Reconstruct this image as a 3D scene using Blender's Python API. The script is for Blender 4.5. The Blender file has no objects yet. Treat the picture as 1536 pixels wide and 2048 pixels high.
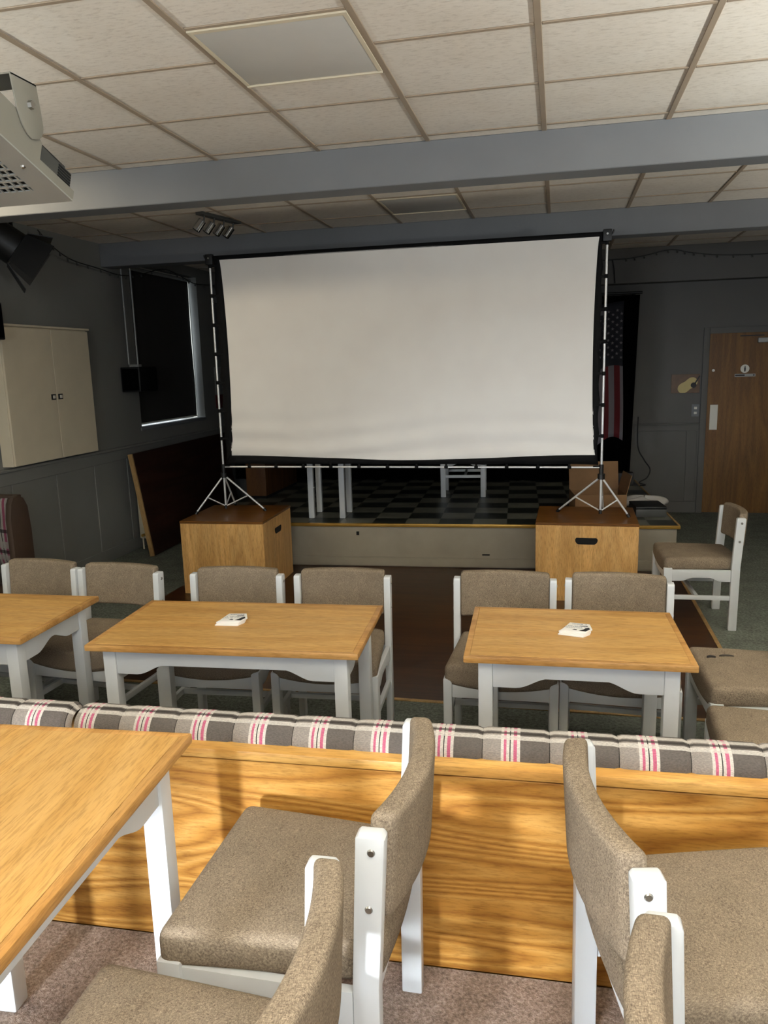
import bpy, bmesh, math, random
from mathutils import Vector, Matrix
PI = math.pi
random.seed(7)
scn = bpy.context.scene
col = scn.collection

# ------------------------------------------------------------------ camera
F_PX = 1540.0
yaw, pitch, roll = math.radians(-12.7956), math.radians(-10.8188), math.radians(-1.6066)
fw = Vector((math.sin(yaw)*math.cos(pitch), math.cos(yaw)*math.cos(pitch), math.sin(pitch)))
r0 = Vector((math.cos(yaw), -math.sin(yaw), 0)); u0 = r0.cross(fw)
rt = math.cos(roll)*r0 + math.sin(roll)*u0
up = -math.sin(roll)*r0 + math.cos(roll)*u0
cam = bpy.data.objects.new('camera', bpy.data.cameras.new('camera')); col.objects.link(cam)
cam.matrix_world = Matrix(((rt.x, up.x, -fw.x, 0), (rt.y, up.y, -fw.y, 0), (rt.z, up.z, -fw.z, 1.75), (0, 0, 0, 1)))
cam.data.sensor_fit = 'VERTICAL'; cam.data.sensor_height = 24.0
cam.data.lens = F_PX*24.0/2048.0
cam.data.clip_start = 0.02
scn.camera = cam

# ------------------------------------------------------------------ light
scn.view_settings.view_transform = 'Standard'; scn.view_settings.look = 'None'
scn.view_settings.exposure = 0.0; scn.view_settings.gamma = 1.0
scn.view_settings.use_curve_mapping = False
w = bpy.data.worlds.new('daylight'); scn.world = w; w.use_nodes = True
w.node_tree.nodes['Background'].inputs[0].default_value = (0.80, 0.90, 1.0, 1)
WS = 3.5
w.node_tree.nodes['Background'].inputs[1].default_value = WS
scn.cycles.max_bounces = 8; scn.cycles.diffuse_bounces = 5

def area(name, loc, aim, sx, sy, power, colr, spread=180):
    l = bpy.data.lights.new(name, 'AREA'); l.shape = 'RECTANGLE'; l.size = sx; l.size_y = sy
    l.energy = power; l.color = colr; l.spread = math.radians(spread)
    o = bpy.data.objects.new(name, l); col.objects.link(o); o.location = loc
    d = Vector(aim) - Vector(loc)
    o.rotation_euler = d.to_track_quat('-Z', 'Y').to_euler()
    return o
C = [(0, 0, 0)]*16
C[0] = (.46, .51, .57); C[1] = (.33, .355, .39); C[2] = (1.14, 1.18, 1.12); C[4] = (.06, .055, .05); C[5] = (.16, .16, .16); C[7] = (2.45, 2.50, 2.40)
C[10] = (3.5, 3.55, 3.35); C[12] = (.17, .165, .155); C[13] = (.62, .53, .38); C[14] = (.25, .272, .30)
def rgb(k, p):
    c = C[k]; mx = max(max(c), 1e-6); return p*mx, tuple(v/mx for v in c)
def alight(k, name, loc, aim, sx, sy, p, spread=180):
    p, c = rgb(k, p)
    if p > 1e-4: area(name, loc, aim, sx, sy, p, c, spread)
# daylight through the windows of the wall behind the photographer
alight(0, 'daylight_narrow_window', (-0.95, -1.72, 1.85), (-0.25, 2.0, 1.1), 0.36, 1.20, 60)
alight(1, 'daylight_wide_window', (1.00, -1.72, 1.85), (0.6, 2.5, 1.1), 1.30, 1.20, 100)
for a_, b_, c_, d_ in ((-1.75, -0.70, 0.60, 2.55), (0.25, 1.75, 1.15, 2.55)):
    pl_ = area('window_portal', ((a_+b_)/2, -1.79, (c_+d_)/2), ((a_+b_)/2, 0, (c_+d_)/2), b_-a_, d_-c_, 1, (1, 1, 1)); pl_.data.cycles.is_portal = True
# unseen uplights added to brighten the ceiling
alight(2, 'ceiling_fill_uplight', (-3.8, 1.2, 1.95), (-3.6, 1.2, 2.9), 0.5, 0.25, 100, 158)
alight(3, 'ceiling_fill_uplight', (2.9, 0.0, 1.95), (2.7, 0.0, 2.9), 0.5, 0.25, 100, 158)
alight(7, 'ceiling_fill_uplight', (2.9, 2.4, 1.95), (2.7, 2.4, 2.9), 0.5, 0.25, 100, 158)
alight(12, 'ceiling_fill_uplight', (3.0, 5.55, 1.35), (2.8, 5.55, 2.9), 0.5, 0.25, 100, 158)
alight(10, 'centre_fill_uplight', (-0.2, -0.7, 2.15), (-0.2, -0.7, 2.9), 0.4, 0.4, 60, 158)  # another unseen uplight, added behind the camera for ceiling brightness
# ceiling light panels out of the frame
alight(4, 'ceiling_panel_light', (2.45, 3.50, 2.89), (2.45, 3.50, 0), 0.57, 0.57, 100)
alight(5, 'ceiling_panel_light', (0.1, 0.3, 2.89), (0.1, 0.3, 0), 0.57, 0.57, 100)
alight(6, 'ceiling_panel_light', (-1.6, -0.7, 2.89), (-1.6, -0.7, 0), 0.57, 0.57, 100)
def slight(k, name, loc, aim, p, deg, r, blend=0.5):
    p, c = rgb(k, p)
    if p < 1e-4: return
    l = bpy.data.lights.new(name, 'SPOT'); l.energy = p; l.color = c; l.spot_size = math.radians(deg); l.spot_blend = blend; l.shadow_soft_size = r
    o = bpy.data.objects.new(name, l); col.objects.link(o); o.location = loc
    o.rotation_euler = (Vector(aim)-Vector(loc)).to_track_quat('-Z', 'Y').to_euler()
# unseen spot added to brighten the screen, and the low daylight that reaches the bench
slight(13, 'screen_fill_spot', (-3.85, 3.60, 2.86), (-1.25, 5.85, 1.55), 150, 58, 0.06, 0.7)
alight(14, 'daylight_low_glazing', (-1.50, -1.72, 0.95), (-0.55, 1.76, 0.25), 0.20, 0.34, 60, 46)
alight(8, 'ceiling_panel_light', (2.5, 5.4, 2.89), (2.5, 5.4, 0), 0.57, 0.57, 100)
alight(11, 'ceiling_panel_light', (-2.4, 0.8, 2.89), (-2.4, 0.8, 0), 0.57, 0.57, 100)

# ------------------------------------------------------------------ materials
def hexc(h):
    c = [int(h[i:i+2], 16)/255 for i in (0, 2, 4)]
    return tuple((x/12.92 if x <= 0.04045 else ((x+0.055)/1.055)**2.4) for x in c) + (1,)
class NT:
    def __init__(s, name):
        s.m = bpy.data.materials.new(name); s.m.use_nodes = True
        s.t = s.m.node_tree; s.b = s.t.nodes['Principled BSDF']
    def n(s, kind, **kw):
        x = s.t.nodes.new(kind)
        for k, v in kw.items(): setattr(x, k, v)
        return x
    def l(s, a, b): s.t.links.new(a, b)
    def coord(s, which='Object', scale=(1, 1, 1), loc=(0, 0, 0)):
        c = s.n('ShaderNodeTexCoord'); mp = s.n('ShaderNodeMapping')
        mp.inputs['Scale'].default_value = scale; mp.inputs['Location'].default_value = loc
        s.l(c.outputs[which], mp.inputs[0]); return mp.outputs[0]
    def noise(s, vec, scale, detail=4, rough=0.55, dist=0.0):
        x = s.n('ShaderNodeTexNoise'); s.l(vec, x.inputs['Vector'])
        x.inputs['Scale'].default_value = scale; x.inputs['Detail'].default_value = detail
        x.inputs['Roughness'].default_value = rough; x.inputs['Distortion'].default_value = dist
        return x.outputs['Fac']
    def ramp(s, fac, stops, interp='LINEAR'):
        x = s.n('ShaderNodeValToRGB'); x.color_ramp.interpolation = interp
        el = x.color_ramp.elements
        while len(el) < len(stops): el.new(0.5)
        for e, (p, c) in zip(el, stops): e.position = p; e.color = c
        s.l(fac, x.inputs[0]); return x.outputs[0]
    def math(s, op, a, b=None):
        x = s.n('ShaderNodeMath', operation=op)
        for i, v in enumerate((a, b)):
            if v is None: continue
            if hasattr(v, 'is_linked'): s.l(v, x.inputs[i])
            else: x.inputs[i].default_value = v
        return x.outputs[0]
    def mix(s, fac, a, b, mode='MIX'):
        x = s.n('ShaderNodeMix', data_type='RGBA', blend_type=mode)
        for i, v in ((0, fac), (6, a), (7, b)):
            if hasattr(v, 'is_linked'): s.l(v, x.inputs[i])
            else: x.inputs[i].default_value = v
        return x.outputs[2]
    def bump(s, h, strength=0.2, dist=0.002):
        x = s.n('ShaderNodeBump'); x.inputs['Strength'].default_value = strength; x.inputs['Distance'].default_value = dist
        s.l(h, x.inputs['Height']); s.l(x.outputs[0], s.b.inputs['Normal'])
    def out(s, c=None, rough=0.6, metal=0.0, spec=0.5):
        if c is not None:
            if hasattr(c, 'is_linked'): s.l(c, s.b.inputs['Base Color'])
            else: s.b.inputs['Base Color'].default_value = c
        s.b.inputs['Roughness'].default_value = rough; s.b.inputs['Metallic'].default_value = metal
        s.b.inputs['Specular IOR Level'].default_value = spec
        return s.m
def scl(c, k): return (c[0]*k, c[1]*k, c[2]*k, 1)
def plain(name, h, rough=0.6, metal=0.0, var=0.08, nscale=9, spec=0.5):
    t = NT(name); c = hexc(h)
    n = t.noise(t.coord(), nscale, 4)
    return t.out(t.ramp(n, [(0.3, scl(c, 1-var)), (0.7, scl(c, 1+var))]), rough, metal, spec)
def wood(name, dark, mid, light, axis='X', rings=9, rough=0.42, stretch=9, spec=0.4, rs=1.3, contrast=0.55):
    t = NT(name)
    k = {'X': (1, stretch, stretch), 'Y': (stretch, 1, stretch), 'Z': (stretch, stretch, 1)}[axis]
    low = t.noise(t.coord('Object', tuple(v/ (stretch**0.35) for v in k)), rs, 2, 0.5, 0.25)
    ring = t.math('PINGPONG', t.math('MULTIPLY', low, rings), 0.5)
    ring = t.math('MULTIPLY', ring, 2.0)
    fine = t.noise(t.coord('Object', tuple(v*2.2 for v in k)), 9, 5, 0.65)
    big = t.noise(t.coord('Object', k), 1.1, 3, 0.5)
    base = t.ramp(ring, [(0.0, hexc(dark)), (0.45, hexc(mid)), (1.0, hexc(light))])
    base = t.mix(contrast, hexc(mid), base)
    tone = t.ramp(big, [(0.3, (0.82, 0.82, 0.82, 1)), (0.7, (1.12, 1.12, 1.12, 1))])
    base = t.mix(1.0, base, tone, 'MULTIPLY')
    por = t.ramp(fine, [(0.36, (0.72, 0.68, 0.62, 1)), (0.52, (1, 1, 1, 1)), (0.75, (1.06, 1.06, 1.05, 1))])
    base = t.mix(1.0, base, por, 'MULTIPLY')
    t.bump(fine, 0.12, 0.001)
    return t.out(base, rough, 0, spec)
M = {}
M['oak_table'] = wood('oak_table_top', 'AC7E42', 'BE9253', 'CCA468', 'X', 5, 0.45, 10, 0.25, 1.2, 0.45)
M['oak_edge'] = wood('oak_table_edge', '9A6C34', 'B5864A', 'C89C60', 'X', 5, 0.42, 10)
M['oak_panel'] = wood('oak_bench_panel', '86561E', 'AE7B36', 'C59650', 'X', 30, 0.45, 8, 0.25, 0.8, 0.75)
M['oak_rail'] = wood('oak_bench_rail', 'B07C3C', 'CA984F', 'D8AC66', 'X', 6, 0.38, 10)
M['veneer'] = wood('oak_veneer_upright', 'C29252', 'D2A464', 'DEB476', 'Z', 8, 0.42, 9, 0.4, 1.2, 0.5)
M['veneer_top'] = wood('dark_veneer_top', '5A3A1A', '70481F', '80562A', 'X', 6, 0.28, 9)
M['door_wood'] = wood('door_veneer', '5C3A12', '6E4A1A', '7C5824', 'Z', 6, 0.5, 12)
M['dance_floor'] = wood('dark_wood_floor', '281608', '3A220F', '4C2F18', 'X', 6, 0.35, 12)
M['dark_board'] = wood('dark_brown_board', '24140C', '321C12', '3E261A', 'Y', 4, 0.5, 9)
M['trim_wood'] = wood('light_wood_trim', '8A6A40', 'A08050', 'B49462', 'Z', 4, 0.5, 8)
M['stage_wood'] = wood('brown_wood_cabinet', '4A2E16', '5C3A1C', '6A4826', 'Z', 5, 0.5, 9)
M['carton'] = plain('brown_cardboard', '7A5A38', 0.8)
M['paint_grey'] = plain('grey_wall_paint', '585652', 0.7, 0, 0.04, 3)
M['paint_grey_lit_left'] = plain('grey_wall_paint_lit_left', '74746F', 0.7, 0, 0.04, 3)  # grey paint made lighter to stand in for light on the left wall
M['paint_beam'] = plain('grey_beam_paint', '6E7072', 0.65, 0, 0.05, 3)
M['chair_paint'] = plain('pale_grey_chair_paint', 'D3D5D4', 0.40, 0, 0.03, 6)
M['white_board'] = plain('cream_white_paint', 'D0C5AC', 0.55, 0, 0.04, 4)
M['riser'] = plain('beige_grey_riser_paint', '8C8474', 0.6, 0, 0.08, 5)
M['black'] = plain('black_plastic', '090909', 0.5, 0, 0.1)
M['black_cloth'] = plain('black_cloth', '020202', 0.95, 0, 0.15, 20, 0.05)
M['screen_black'] = plain('black_screen_border', '0A0A0B', 0.85, 0, 0.15, 20, 0.2)
M['dark_gap'] = plain('dark_opening', '050505', 0.9)
M['steel'] = plain('silver_pole', 'D8D8D6', 0.32, 0.35, 0.02)
M['chrome'] = plain('chrome', 'D0D0D0', 0.12, 1.0, 0.02)
M['bolt'] = plain('bolt_metal', 'B0AEA8', 0.3, 1.0, 0.02)
M['brass'] = plain('brass_nosing', 'B08A40', 0.32, 0.6, 0.08, 12)
M['projector_white'] = plain('projector_grey_metal', '94958E', 0.5, 0.1, 0.03)
M['projector_side'] = plain('projector_side_metal', '7E7C72', 0.5, 0.1, 0.03)
M['projector_dark'] = plain('projector_dark_plastic', '3C3D3A', 0.5)
M['white_plastic'] = plain('white_plastic', 'D6D2C4', 0.4, 0, 0.02)
M['radiator'] = plain('cream_radiator_enamel', 'C8BEA4', 0.4, 0, 0.03)
M['pipe'] = plain('grey_conduit', '8A8A86', 0.4, 0.2)
M['paper'] = plain('white_card', 'EDEAE2', 0.6, 0, 0.03)
M['ink'] = plain('black_ink', '141416', 0.6)
M['ink_grey'] = plain('grey_ink', '8A8C92', 0.6)
M['bag'] = plain('white_carrier_bag', 'B8B4AC', 0.4, 0, 0.1)
M['blind'] = plain('dark_blind_cloth', '2A2622', 0.9, 0, 0.06, 14)
M['grid_bar'] = plain('beige_ceiling_bar', '9C8C78', 0.6, 0, 0.06, 6)
M['red'] = plain('dark_red', '5A1014', 0.7)
M['brown_trim'] = plain('brown_leatherette', '3A2A1E', 0.6)
M['diffuser'] = plain('grey_white_diffuser', 'BDBBB4', 0.35, 0, 0.02)
M['sofa_dark'] = plain('dark_upholstery_side', '2C2620', 0.8)
# ceiling tile
t = NT('mineral_fibre_tile')
v = t.coord('Object')
n1 = t.noise(t.coord('Object', (9, 26, 1)), 3.2, 6, 0.7); n2 = t.noise(v, 1.6, 3)
c = t.ramp(n1, [(0.30, hexc('C8C0B4')), (0.48, hexc('DFD9CE')), (0.75, hexc('E5DFD5'))])
c = t.mix(1.0, c, t.ramp(n2, [(0.3, (0.92, 0.90, 0.87, 1)), (0.7, (1.03, 1.03, 1.03, 1))]), 'MULTIPLY')
t.bump(n1, 0.15, 0.003); M['tile'] = t.out(c, 0.85, 0, 0.2)
# carpets
def carpet(name, a, b, c, sc=120):
    t = NT(name); v = t.coord('Object')
    n = t.noise(v, sc, 3, 0.7); n2 = t.noise(v, 7, 3)
    c0 = t.ramp(n, [(0.3, hexc(a)), (0.5, hexc(b)), (0.72, hexc(c))])
    c0 = t.mix(1.0, c0, t.ramp(n2, [(0.3, (0.8, 0.8, 0.8, 1)), (0.7, (1.12, 1.12, 1.12, 1))]), 'MULTIPLY')
    t.bump(n, 0.9, 0.006); return t.out(c0, 0.95, 0, 0.1)
M['carpet_beige'] = carpet('beige_carpet', '6E6056', '907F74', 'B2A296', 110)
M['carpet_green'] = carpet('green_grey_carpet', '484B43', '666A60', '80847A', 60)
# seat fabric
t = NT('brown_grey_woven_fabric'); v = t.coord('Object')
wa = t.noise(t.coord('Object', (1, 5, 5)), 190, 2, 0.6); wb = t.noise(t.coord('Object', (5, 1, 1)), 190, 2, 0.6)
n = t.math('MULTIPLY', t.math('ADD', wa, wb), 0.5); n2 = t.noise(v, 14, 3)
c = t.ramp(n, [(0.34, hexc('50463C')), (0.5, hexc('7C6E5D')), (0.66, hexc('A2937E'))])
c = t.mix(1.0, c, t.ramp(n2, [(0.3, (0.9, 0.9, 0.9, 1)), (0.7, (1.06, 1.06, 1.06, 1))]), 'MULTIPLY')
t.bump(n, 0.5, 0.002); M['fabric'] = t.out(c, 1.0, 0, 0.03)
# plaid (UV in metres: u along the bench, v around the roll)
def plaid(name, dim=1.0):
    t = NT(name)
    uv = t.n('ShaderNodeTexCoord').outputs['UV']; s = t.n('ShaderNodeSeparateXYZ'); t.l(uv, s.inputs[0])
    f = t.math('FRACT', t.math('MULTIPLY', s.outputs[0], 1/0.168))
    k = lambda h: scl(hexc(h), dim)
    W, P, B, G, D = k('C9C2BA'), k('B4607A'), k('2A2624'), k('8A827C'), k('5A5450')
    cu = t.ramp(f, [(0, G), (.27, W), (.315, P), (.355, W), (.40, B), (.415, W), (.46, P), (.51, W), (.555, D), (.985, B)], 'CONSTANT')
    vm = t.ramp(s.outputs[1], [(0, (0, 0, 0, 1)), (.070, (1, 1, 1, 1)), (.081, (0, 0, 0, 1)), (.095, (1, 1, 1, 1)), (.112, (0, 0, 0, 1))], 'CONSTANT')
    vb = t.ramp(s.outputs[1], [(0, (0, 0, 0, 1)), (.084, (1, 1, 1, 1)), (.093, (0, 0, 0, 1)), (.13, (1, 1, 1, 1)), (.14, (0, 0, 0, 1))], 'CONSTANT')
    cc = t.mix(t.math('MULTIPLY', vm, 0.72), cu, W)
    cc = t.mix(t.math('MULTIPLY', vb, 0.80), cc, B)
    n = t.noise(t.coord('Object', (1, 4, 4)), 160, 2, 0.6)
    cc = t.mix(1.0, cc, t.ramp(n, [(0.3, (0.68, 0.68, 0.68, 1)), (0.65, (1.15, 1.15, 1.12, 1))]), 'MULTIPLY')
    t.bump(n, 0.4, 0.002)
    return t.out(cc, 0.9, 0, 0.15)
M['plaid'] = plaid('grey_pink_plaid_fabric')
# stage checker
t = NT('checkered_vinyl_tile')
ch = t.n('ShaderNodeTexChecker'); t.l(t.coord('Object', (1/0.293, 1/0.265, 0), (0.38, 0.0, 0.5)), ch.inputs[0]); ch.inputs['Scale'].default_value = 1.0
ch.inputs[1].default_value = hexc('2A2D28'); ch.inputs[2].default_value = hexc('747468')
n = t.noise(t.coord('Object'), 6, 4)
M['checker'] = t.out(t.mix(1.0, ch.outputs[0], t.ramp(n, [(0.3, (0.8, 0.8, 0.8, 1)), (0.7, (1.1, 1.1, 1.1, 1))]), 'MULTIPLY'), 0.4)
# projection cloth
t = NT('white_projection_cloth'); M['screen'] = t.out(t.ramp(t.noise(t.coord(), 3, 2), [(0.3, hexc('E2DED8')), (0.7, hexc('E7E4DE'))]), 0.85, 0, 0.15)
# glass
t = NT('window_glass'); g = t.n('ShaderNodeBsdfGlossy'); g.inputs['Roughness'].default_value = 0.02
tr = t.n('ShaderNodeBsdfTransparent'); mx = t.n('ShaderNodeMixShader'); mx.inputs[0].default_value = 0.06
t.l(tr.outputs[0], mx.inputs[1]); t.l(g.outputs[0], mx.inputs[2])
t.l(mx.outputs[0], t.t.nodes['Material Output'].inputs[0]); M['glass'] = t.m
# flag
t = NT('striped_flag_cloth')
uv = t.n('ShaderNodeTexCoord').outputs['UV']; s = t.n('ShaderNodeSeparateXYZ'); t.l(uv, s.inputs[0])
st = t.math('GREATER_THAN', t.math('FRACT', t.math('MULTIPLY', s.outputs[0], 1/0.118)), 0.5)
cst = t.mix(st, hexc('5A0C14'), hexc('6E6A70'))
can = t.math('GREATER_THAN', s.outputs[1], 0.72)
M['flag'] = t.out(t.mix(can, cst, hexc('12141E')), 0.8)
M['star'] = plain('white_star_cloth', '6A676C', 0.8)

# ------------------------------------------------------------------ mesh helpers
class MB:
    def __init__(s):
        s.bm = bmesh.new(); s.uv = s.bm.loops.layers.uv.new('UVMap')
    def _xf(s, vs, mat):
        if mat is not None: bmesh.ops.transform(s.bm, matrix=mat, verts=vs)
    def box(s, x0, x1, y0, y1, z0, z1, bev=0.0, seg=2, mat=None):
        b = bmesh.new(); bmesh.ops.create_cube(b, size=1)
        for q in b.verts:
            q.co = Vector(((x0+x1)/2 + q.co.x*(x1-x0), (y0+y1)/2 + q.co.y*(y1-y0), (z0+z1)/2 + q.co.z*(z1-z0)))
        if bev: bmesh.ops.bevel(b, geom=b.edges[:], offset=bev, segments=seg, affect='EDGES', profile=0.6)
        return s.merge(b, mat)
    def merge(s, b, mat=None):
        mp = {}; vs = []
        for q in b.verts:
            n = s.bm.verts.new(mat @ q.co if mat is not None else q.co); mp[q] = n; vs.append(n)
        for f in b.faces:
            try: s.bm.faces.new([mp[q] for q in f.verts])
            except ValueError: pass
        b.free(); return vs
    def prism(s, pts, axis, a, c, bev=0.0, mat=None):
        # pts: 2D outline; axis: extrusion axis. X: (y,z), Y: (x,z), Z: (x,y)
        def P(p, k): return {'X': (k, p[0], p[1]), 'Y': (p[0], k, p[1]), 'Z': (p[0], p[1], k)}[axis]
        b = bmesh.new()
        lo = [b.verts.new(P(p, a)) for p in pts]; hi = [b.verts.new(P(p, c)) for p in pts]
        n = len(pts); b.faces.new(lo); b.faces.new(hi[::-1])
        for i in range(n): b.faces.new((lo[i], hi[i], hi[(i+1) % n], lo[(i+1) % n]))
        bmesh.ops.recalc_face_normals(b, faces=b.faces[:])
        if bev:
            bmesh.ops.bevel(b, geom=[e for e in b.edges if e.calc_face_angle(0) > 0.6], offset=bev, segments=2, affect='EDGES', profile=0.6)
        return s.merge(b, mat)
    def cyl(s, p0, p1, r0, r1=None, seg=16, cap=True):
        return s.tube([p0, p1], [r0, r0 if r1 is None else r1], seg, cap)
    def tube(s, pts, r, seg=10, cap=True):
        pts = [Vector(p) for p in pts]; n = len(pts)
        rr = r if isinstance(r, (list, tuple)) else [r]*n
        rings = []; prev = None
        for i, p in enumerate(pts):
            d = (pts[min(i+1, n-1)] - pts[max(i-1, 0)]).normalized()
            if prev is None: a = d.orthogonal().normalized()
            else:
                a = prev - d*prev.dot(d); a = a.normalized() if a.length > 1e-6 else d.orthogonal().normalized()
            prev = a; c = d.cross(a)
            rings.append([s.bm.verts.new(p + rr[i]*(math.cos(k*2*PI/seg)*a + math.sin(k*2*PI/seg)*c)) for k in range(seg)])
        for A, B in zip(rings, rings[1:]):
            for k in range(seg): s.bm.faces.new((A[k], A[(k+1) % seg], B[(k+1) % seg], B[k]))
        if cap: s.bm.faces.new(rings[0][::-1]); s.bm.faces.new(rings[-1])
    def rcube(s, hx, hy, hz, r, nx=8, ny=8, nz=3, fn=None):
        """rounded box centred at 0; fn(Vector)->Vector reshapes every vertex"""
        def samples(h, n):
            a = [-h + r*(1-math.cos(k*PI/8)) for k in range(0, 4)]
            m = [-h+r + (2*h-2*r)*k/n for k in range(n+1)]
            return a + m + [-x for x in a[::-1]]
        X, Y, Z = samples(hx, nx), samples(hy, ny), samples(hz, nz)
        cache = {}
        def V(x, y, z):
            k = (round(x, 6), round(y, 6), round(z, 6))
            if k not in cache:
                p = Vector((x, y, z)); c = Vector((max(-hx+r, min(hx-r, x)), max(-hy+r, min(hy-r, y)), max(-hz+r, min(hz-r, z))))
                d = p - c
                if d.length > 1e-9: p = c + d.normalized()*r
                if fn: p = fn(p)
                cache[k] = s.bm.verts.new(p)
            return cache[k]
        def face(A, B, f):
            for i in range(len(A)-1):
                for j in range(len(B)-1):
                    q = [f(A[i], B[j]), f(A[i+1], B[j]), f(A[i+1], B[j+1]), f(A[i], B[j+1])]
                    try: s.bm.faces.new(q)
                    except ValueError: pass
        face(X, Y, lambda a, b: V(a, b, hz)); face(X, Y[::-1], lambda a, b: V(a, b, -hz))
        face(X, Z, lambda a, b: V(a, -hy, b)); face(X, Z[::-1], lambda a, b: V(a, hy, b))
        face(Y, Z, lambda a, b: V(hx, a, b)); face(Y, Z[::-1], lambda a, b: V(-hx, a, b))
    def grid(s, P, nu, nv, uvf=None):
        vs = [[s.bm.verts.new(P(i/nu, j/nv)) for j in range(nv+1)] for i in range(nu+1)]
        for i in range(nu):
            for j in range(nv):
                f = s.bm.faces.new((vs[i][j], vs[i+1][j], vs[i+1][j+1], vs[i][j+1]))
                if uvf:
                    for lp, (a, b) in zip(f.loops, ((i, j), (i+1, j), (i+1, j+1), (i, j+1))): lp[s.uv].uv = uvf(a/nu, b/nv)
        return vs
    def build(s, name, mat, parent=None, label=None, ang=23, recalc=True):
        if recalc: bmesh.ops.recalc_face_normals(s.bm, faces=s.bm.faces[:])
        s.bm.normal_update()
        lim = math.radians(ang)
        for e in s.bm.edges:
            if len(e.link_faces) == 2 and e.calc_face_angle(0) > lim: e.smooth = False
        me = bpy.data.meshes.new(name); s.bm.to_mesh(me); s.bm.free()
        for p in me.polygons: p.use_smooth = True
        if me.normals_domain == 'FACE':
            for p in me.polygons: p.use_smooth = False
        me.materials.append(M[mat] if isinstance(mat, str) else mat)
        o = bpy.data.objects.new(name, me); col.objects.link(o)
        if parent is not None: o.parent = parent
        if label: o['label'] = label
        return o
def tag(o, label, cat, group=None, kind=None):
    o['label'] = label; o['category'] = cat
    if group: o['group'] = group
    if kind: o['kind'] = kind
    return o
def thing(name, label, cat, loc=(0, 0, 0), rz=0, group=None):
    o = bpy.data.objects.new(name, None); col.objects.link(o); o.empty_display_size = 0.1
    o.location = loc; o.rotation_euler = (0, 0, rz)
    return tag(o, label, cat, group)
def struct(mb, name, mat, parent=None, **kw):
    o = mb.build(name, mat, parent, **kw)
    if parent is None: o['kind'] = 'structure'
    return o
def dup(root, loc, rz, label, group=None):
    c = root.copy(); col.objects.link(c); c.location = loc; c.rotation_euler = (0, 0, rz); c['label'] = label
    if group: c['group'] = group
    def rec(a, b):
        for ch in [x for x in bpy.data.objects if x.parent == a]:
            d = ch.copy(); col.objects.link(d); d.parent = b; rec(ch, d)
    rec(root, c); return c
def spline(pts, n=8):
    P = [Vector(p) for p in pts]; out = []
    for i in range(len(P)-1):
        a, b, c, d = P[max(i-1, 0)], P[i], P[i+1], P[min(i+2, len(P)-1)]
        for k in range(n):
            x = k/n
            out.append(0.5*((2*b) + (c-a)*x + (2*a-5*b+4*c-d)*x*x + (3*b-a-3*c+d)*x**3))
    return out + [P[-1]]

# ------------------------------------------------------------------ setting
CZ = 2.905; XL = -4.10; XR = 3.2; YB = -1.6; YF = 9.17
ben_rz = math.radians(1.75); ben_y0 = 1.775                    # line of the bench back
def bench_y(x): return ben_y0 + math.tan(ben_rz)*x
m = MB(); m.box(XL-0.3, XR+0.3, 1.4, YF+0.3, -0.10, 0.0); struct(m, 'floor', 'carpet_green')
m = MB(); m.prism([(XL, YB), (XR, YB), (XR, bench_y(XR)), (XL, bench_y(XL))], 'Z', 0.0, 0.17); struct(m, 'floor_platform', 'carpet_beige')
m = MB(); m.box(XL-0.3, XR+0.3, YB-0.3, 1.4, -0.10, -0.001); struct(m, 'floor_subfloor', 'carpet_green')
m = MB(); m.box(-3.0, 0.975, 3.76, 6.5, 0.0, 0.004); struct(m, 'floor_dance', 'dance_floor')
m = MB()
m.box(-3.0, 0.99, 3.735, 3.76, 0, 0.007, 0.002); m.box(0.975, 1.0, 3.76, 6.5, 0, 0.007, 0.002)
struct(m, 'trim_1', 'trim_wood')
# walls
wy0, wy1, wz0, wz1 = 7.10, 8.568, 1.19, 2.80
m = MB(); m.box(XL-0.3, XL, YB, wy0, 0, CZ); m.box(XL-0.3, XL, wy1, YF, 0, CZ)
m.box(XL-0.3, XL, wy0, wy1, 0, wz0); m.box(XL-0.3, XL, wy0, wy1, wz1, CZ); struct(m, 'wall_left', 'paint_grey_lit_left')
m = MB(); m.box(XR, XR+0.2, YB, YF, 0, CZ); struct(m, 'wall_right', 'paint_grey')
dx0, dx1, dz1 = 1.615, 2.42, 1.985
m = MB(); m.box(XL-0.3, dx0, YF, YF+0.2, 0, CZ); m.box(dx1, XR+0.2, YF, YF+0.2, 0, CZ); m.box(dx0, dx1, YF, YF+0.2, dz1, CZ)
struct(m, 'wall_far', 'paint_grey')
bw = [(-1.75, -0.70, 0.60, 2.55), (0.25, 1.75, 1.15, 2.55)]
m = MB()
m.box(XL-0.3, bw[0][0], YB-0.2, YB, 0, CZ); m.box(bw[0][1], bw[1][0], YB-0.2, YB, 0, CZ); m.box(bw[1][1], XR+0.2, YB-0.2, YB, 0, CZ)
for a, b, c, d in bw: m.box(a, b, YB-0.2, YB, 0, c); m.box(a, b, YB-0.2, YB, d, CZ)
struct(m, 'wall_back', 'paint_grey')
for i, (a, b, c, d) in enumerate(bw):
    m = MB()
    for q in ((a, a+.05, c, d), (b-.05, b, c, d), (a+.05, b-.05, c, c+.05), (a+.05, b-.05, d-.05, d)): m.box(q[0], q[1], YB-.08, YB-.02, q[2], q[3])
    wnd = struct(m, 'window_%d' % (i+2), 'white_plastic')
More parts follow.
